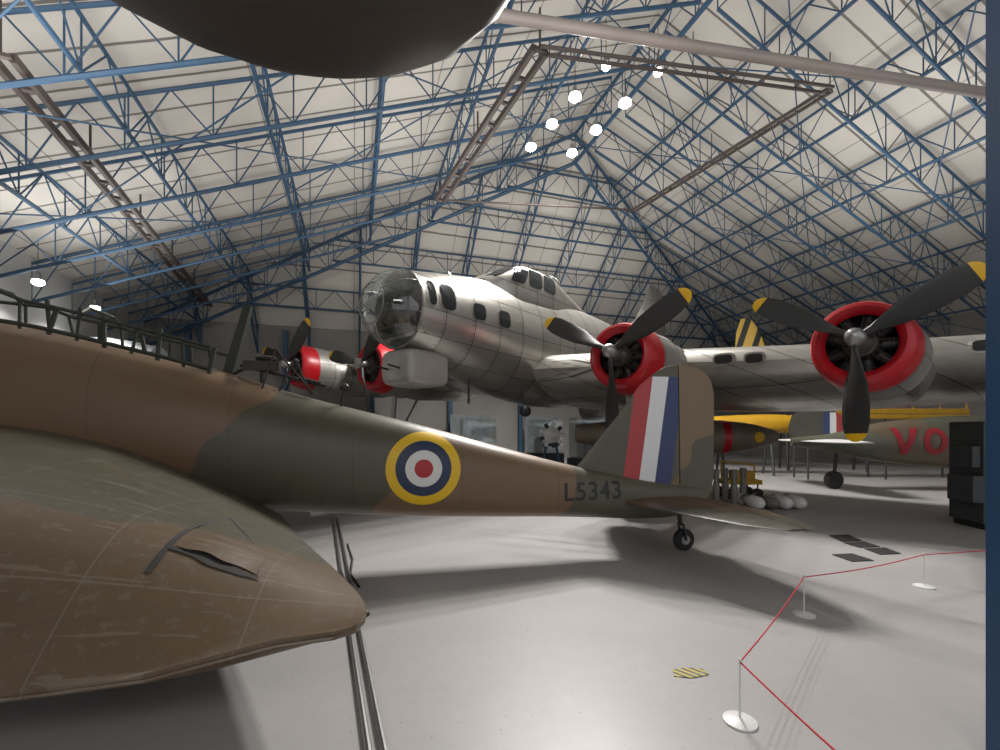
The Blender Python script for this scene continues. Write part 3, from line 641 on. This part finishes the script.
# ------------------------------------------------------------ dark green aircraft with VO
far=top('green_fighter',(9.4,14.2,0),math.radians(-2),'dark green aircraft with red code letters VO and fin flash','aeroplane')
FF=Body([(-.2,1.35,1.6,.05),(1.0,1.15,1.75,.25),(2.6,.85,2.1,.45),(5,.65,2.3,.6),(10,.6,2.3,.6)],2.1)
b=B(); FF.mesh(b,-.2,10,30,28); mk('fuselage',b,camo('camouflage_dark',1,0,.5,0,9,[(0,rgb('4a4f42')),(.33,rgb('554a3b')),(.52,rgb('464b3f'))]),far)
m=camo('dark_fin',1,0,0,0,9,[(0,rgb('3a3e33'))],flash=(.75,1.35,0,1.8,1.5,2.4))
b=B(); foil(b,[((le,0,z),(te,0,z),.1,Y1) for z,le,te in ((1.4,1.9,-.2),(1.9,1.6,-.3),(2.3,1.35,-.2),(2.5,1.1,.1))]); mk('tail_fin',b,m,far)
for s_ in (1,-1):
    b=B(); foil(b,[((1.4,s_*.1,1.5),(0,s_*.1,1.5),.14,Z1),((1.1,s_*1.3,1.5),(0,s_*1.3,1.5),.1,Z1),((.8,s_*2,1.5),(.3,s_*2,1.5),.04,Z1)]); mk('tailplane',b,M['white'],far)
b=B(); b.lathe([(-.08,.1),(-.1,.2),(-.05,.28),(.05,.28),(.1,.2),(.08,.1)],(1.1,0,.28),axis='y'); mk('tail_wheel',b,M['rubber'],far)
b=B(); b.tube((1.1,0,.3),(1.2,0,1.25),.05); mk('wheel_leg',b,M['dark'],far)
M['code']=pm('dull_red_lettering',rgb('961c27'),rgb('80151f'),4,.6)
def vo(x,z):
    q=FF.side(x,z,.02); return (q.x,-q.y,q.z)
b=B(); X0=2.62; ZB=1.1; H=.82
def stroke(xa,za,xb,zb_,wd):
    R=[]
    for i in range(11):
        u=i/10; x=xa+(xb-xa)*u; z=za+(zb_-za)*u; R.append([vo(x-wd/2+wd*k/3,z) for k in range(4)])
    b.rings(R,closed=False)
stroke(X0,ZB+H,X0+.27,ZB,.18); stroke(X0+.27,ZB,X0+.54,ZB+H,.18)
R=[]
for i in range(37):
    a=2*math.pi*i/36; R.append([vo(X0+1.1+(.33-.17*k/2)*math.cos(a),ZB+H/2+(H/2-.16*k/2)*math.sin(a)) for k in range(3)])
b.rings(R,closed=False); mk('code_letters',b,M['code'],far,label='dark red squadron letters VO')
e=top('yellow_gantry',(14.4,17.2,0),0,'bright yellow steel access gantry standing behind the aircraft','gantry')
b=B(); b.box((0,0,2.35),(6.2,.9,.16)).box((0,-.42,2.55),(6.2,.04,.2)); mk('platform',b,M['ochre'],e,smooth=False,bevel=.02)
b=B(); b.tube((-3,-.42,2.95),(3,-.42,2.95),.03)
for x in (-3,-2,-1,0,1,2,3): b.tube((x,-.42,2.6),(x,-.42,2.95),.025)
mk('handrail',b,M['ochre'],e)
for x in (-2.9,0,2.9):
    for y in (-.4,.4):
        b=B(); b.tube((x,y,0),(x,y,2.3),.035,8); mk('leg',b,M['grey'],e)
e=top('yellow_trainer_aircraft',(9.6,18.8,0),math.radians(-8),'slim yellow painted aircraft fuselage resting on trestles','aeroplane')
YB=Body([(-3,1.9,2.2,.15),(-1,1.75,2.4,.3),(1.5,1.7,2.5,.35),(3,1.8,2.4,.3)],2.2); b=B(); YB.mesh(b,-3,3,20,26); mk('fuselage',b,M['ochre'],e)
for x in (-1.5,1.5):
    b=B(); b.tube((x,-.5,0),(x,-.15,1.8),.05).tube((x,.5,0),(x,.15,1.8),.05).tube((x,-.2,1.6),(x,.2,1.6),.05); mk('trestle',b,M['grey'],e)
e=top('tan_aircraft',(5.7,12.9,0),math.radians(-4),'dull grey-tan aircraft fuselage with a red band','aeroplane')
BF=Body([(-3.5,1.5,2.0,.2),(-2,1.25,2.15,.4),(0,1.15,2.15,.45),(1.3,1.25,2.05,.4),(2.1,1.45,1.85,.2)],2)
b=B(); BF.mesh(b,-3.5,2.1,20,24); mk('fuselage',b,M['wood'],e)
b=B(); b.rings([[BF.pt(xx,2*math.pi*j/24,.006) for j in range(24)] for xx in (.55,.65,.75)],cap=(False,False)); mk('red_band',b,M['red'],e)
b=B(); BF.window(b,1.5,1.65,.3,.3,.012,e=2,sgn=-1); mk('marking_disc',b,M['yellow'],e)
for x in (-2,.6):
    b=B(); b.tube((x,-.4,0),(x,-.1,1.35),.03).tube((x,.4,0),(x,.1,1.35),.03).tube((x,-.12,1.3),(x,.12,1.3),.04); mk('trestle',b,M['grey'],e)
e=top('yellow_trolley',(6.5,12.3,0),0,'small yellow wheeled handling trolley','trolley')
b=B(); b.box((0,0,.45),(1.0,.6,.12)).box((.1,0,.62),(.5,.4,.24)).tube((-.45,0,.45),(-.45,0,1.0),.022).tube((.45,0,.45),(.45,0,.9),.022).tube((-.45,0,1.0),(.45,0,.9),.022); mk('frame',b,M['ochre'],e)
for x in (-.4,.4):
    for y in (-.25,.25):
        b=B(); b.lathe([(-.04,.03),(-.04,.14),(.04,.14),(.04,.03)],(x,y,.14),axis='y'); mk('wheel',b,M['rubber'],e)
        b=B(); b.tube((x,y,.14),(x,y,.42),.02); mk('caster',b,M['dark'],e)
def bomb(P,standing,mat,sc,lab):
    e=top('bomb',P,0,lab,'bomb','display bombs on the floor')
    ax='z' if standing else 'y'; z0=0 if standing else .16*sc
    o=(0,0,z0)
    b=B(); b.lathe([(.0,.02),(.04,.09*sc),(.15,.15*sc),(.45,.16*sc),(.6,.12*sc),(.78,.05*sc)],o,axis=ax,n=20); mk('body',b,mat,e)
    b=B()
    for k in range(4):
        a=math.pi/4+k*math.pi/2; c_,s_=math.cos(a)*.15*sc,math.sin(a)*.15*sc
        if standing: b.add([(0,0,.62),(c_,s_,.66),(c_,s_,.9),(0,0,.9)],[(0,1,2,3)])
        else: b.add([(0,.62,z0),(s_,.66,z0+c_),(s_,.9,z0+c_),(0,.9,z0)],[(0,1,2,3)])
    b.lathe([(.72,.155*sc),(.9,.155*sc)],o,axis=ax,n=16,cap=(False,False)); mk('tail_ring',b,mat,e)
for i,px in enumerate((716,725,734,743)): bomb(ground(px,507-(i%2)*3),True,M['bomb'],.5,'grey finned bomb standing upright on its nose')
for i,px in enumerate((763,777,791,805)): bomb(ground(px,511),False,M['white'] if i!=1 else M['bomb'],.95,'pale rounded bomb lying on the floor')
e=top('display_engine',(1.55,13.5,0),math.radians(-90),'white and black radial engine on a display stand','engine')
b=B(); b.lathe([(-.15,.14),(-.08,.24),(.08,.24),(.2,.12),(.3,.04)],(0,0,1.7),n=20)
mk('crankcase',b,M['white'],e)
for k in range(9):
    a=2*math.pi*k/9; b=B(); b.tube((0,.2*math.cos(a),1.7+.2*math.sin(a)),(0,.38*math.cos(a),1.7+.38*math.sin(a)),.06,10); mk('cylinder',b,M['dark'] if k%2 else M['white'],e)
b=B(); b.tube((-.15,-.4,0),(-.15,-.12,1.55),.04).tube((-.15,.4,0),(-.15,.12,1.55),.04).tube((-.15,-.4,.1),(-.15,.4,.1),.04).tube((-.15,-.25,1.4),(-.15,.25,1.4),.05); mk('stand',b,M['blue'],e)
for (px,d) in ((497,15.2),(519,15.8)):
    P=survey(px,430,d); P.z=0; e=top('oil_drum',P,0,'dark ribbed steel drum standing on the floor','drum','dark steel drums')
    b=B(); b.lathe([(0,.28),(.02,.3),(.3,.3),(.31,.315),(.33,.3),(.6,.3),(.61,.315),(.63,.3),(.88,.3),(.9,.28)],axis='z',n=24); mk('body',b,M['dgreen'],e)
    b=B(); b.lathe([(.9,.04),(.92,.04)],(.15,0,0),axis='z',n=12); mk('bung',b,M['steel'],e)
for (px,d) in ((478,17.5),(545,18.5),(590,15.4)):
    P=survey(px,430,d); P.z=0; e=top('display_case',P,RZ,'museum display case with a glass top and dark plinth','display case','glass display cases')
    b=B(); b.box((0,0,.45),(1.4,.7,.9)); mk('plinth',b,M['grey'],e,smooth=False,bevel=.01)
    b=B(); b.box((0,0,1.6),(1.3,.6,1.35)); mk('glass_cover',b,M['glass'],e,smooth=False)
    b=B()
    b.lathe([(.92,.12),(1.1,.2),(1.4,.17),(1.6,.05)],(-.3,0,0),axis='z',n=16); b.box((.3,0,1.15),(.35,.25,.45)); b.box((0,0,.93),(1.2,.5,.04)); mk('exhibit',b,M['white'],e)
e=top('striped_tail_aircraft',(11.9,21.6,0),math.radians(162),'far aircraft with black and yellow striped tail fin','aeroplane')
m,t,bb=nt('black_yellow_stripes'); tc=N(t,'ShaderNodeTexCoord').outputs['Object']; s=N(t,'ShaderNodeSeparateXYZ'); t.links.new(tc,s.inputs[0])
f=mth(t,'LESS_THAN',mth(t,'FRACT',mth(t,'MULTIPLY',mth(t,'ADD',s.outputs[0],mth(t,'MULTIPLY',s.outputs[2],.3)),1.5)),.4); t.links.new(mix(t,f,rgb('e8c058'),(.03,.03,.03)),bb.inputs['Base Color'])
b=B(); foil(b,[((le,0,z),(te,0,z),.15,Y1) for z,le,te in ((4.2,-1.2,.6),(5.2,-.9,.6),(6.6,-.5,.5),(7.2,-.1,.3))]); mk('tail_fin',b,m,e)
b=B(); BT=Body([(.8,4,4.3,.1),(-2,3.4,4.5,.5),(-5,2.9,4.6,.8)],2); BT.mesh(b,.8,-5,12,20); mk('fuselage',b,M['white'],e)
for x in (-4.5,-1.5):
    b=B(); b.tube((x,-.7,0),(x,-.2,3.6),.06).tube((x,.7,0),(x,.2,3.6),.06).tube((x,-.5,1.2),(x,.5,1.2),.05); mk('support_stand',b,M['dark'],e)
e=top('pale_aircraft',(-15.4,17.2,0),math.radians(-20),'pale grey aircraft fuselage with small round window','aeroplane')
BP=Body([(-1,3.6,5.2,.7),(0,3.5,5.4,.9),(2,3.7,5.1,.7),(3.5,4.1,4.8,.3)],2); b=B(); BP.mesh(b,-1,3.5,20,24); mk('fuselage',b,M['card'],e)
b=B(); b.lathe([(-.92,.3),(-.84,.3)],(.8,0,4.6),axis='y',n=16); mk('window_pane',b,M['pane'],e)
for x in (-.6,2):
    b=B(); b.tube((x,-.7,0),(x,-.3,3.8),.06).tube((x,.7,0),(x,.3,3.8),.06).tube((x,-.55,1.5),(x,.55,1.5),.05); mk('support_stand',b,M['dark'],e)
for c,w_,h_ in ((-6,2.2,2.4),(-2,2.6,2.6),(2,1.8,2.2),(6.5,2.4,2.5),(11,2.2,2.4),(15.5,2.6,2.6)):
    P=cworld(c,25.6,0); e=top('display_board',P,RZ,'pale grey printed exhibition display board near the wall','display board','exhibition boards by the wall')
    b=B(); b.box((0,0,h_/2+.25),(w_,.08,h_)); mk('panel',b,M['card'],e,smooth=False,bevel=.01)
    for s_ in (-1,1):
        b=B(); b.box((s_*w_*.42,0,.15),(.08,.5,.06)).box((s_*w_*.42,0,.3),(.06,.1,.5)); mk('foot',b,M['dark'],e,smooth=False)
for c in (-8,-3.5,1,5.5,10,14.5,19,23.5):
    P=cworld(c,26.6,0); b=B(); b.box((0,0,3.6),(.25,.25,7.2)); o=mk('wall_column',b,M['blue'],smooth=False,label='blue painted steel column standing against the wall',category='column',group='blue wall columns'); o.location=P; o.rotation_euler=(0,0,RZ)

# ------------------------------------------------------------ camera
cam=bpy.data.cameras.new('camera'); co=bpy.data.objects.new('camera',cam); COL.objects.link(co)
cam.sensor_width=36; cam.lens=36*F/1000; cam.shift_y=(HZ-375)/1000; cam.clip_end=200; cam.clip_start=.05
co.location=(0,0,EYE); co.rotation_euler=(math.pi/2,0,0); scene.camera=co
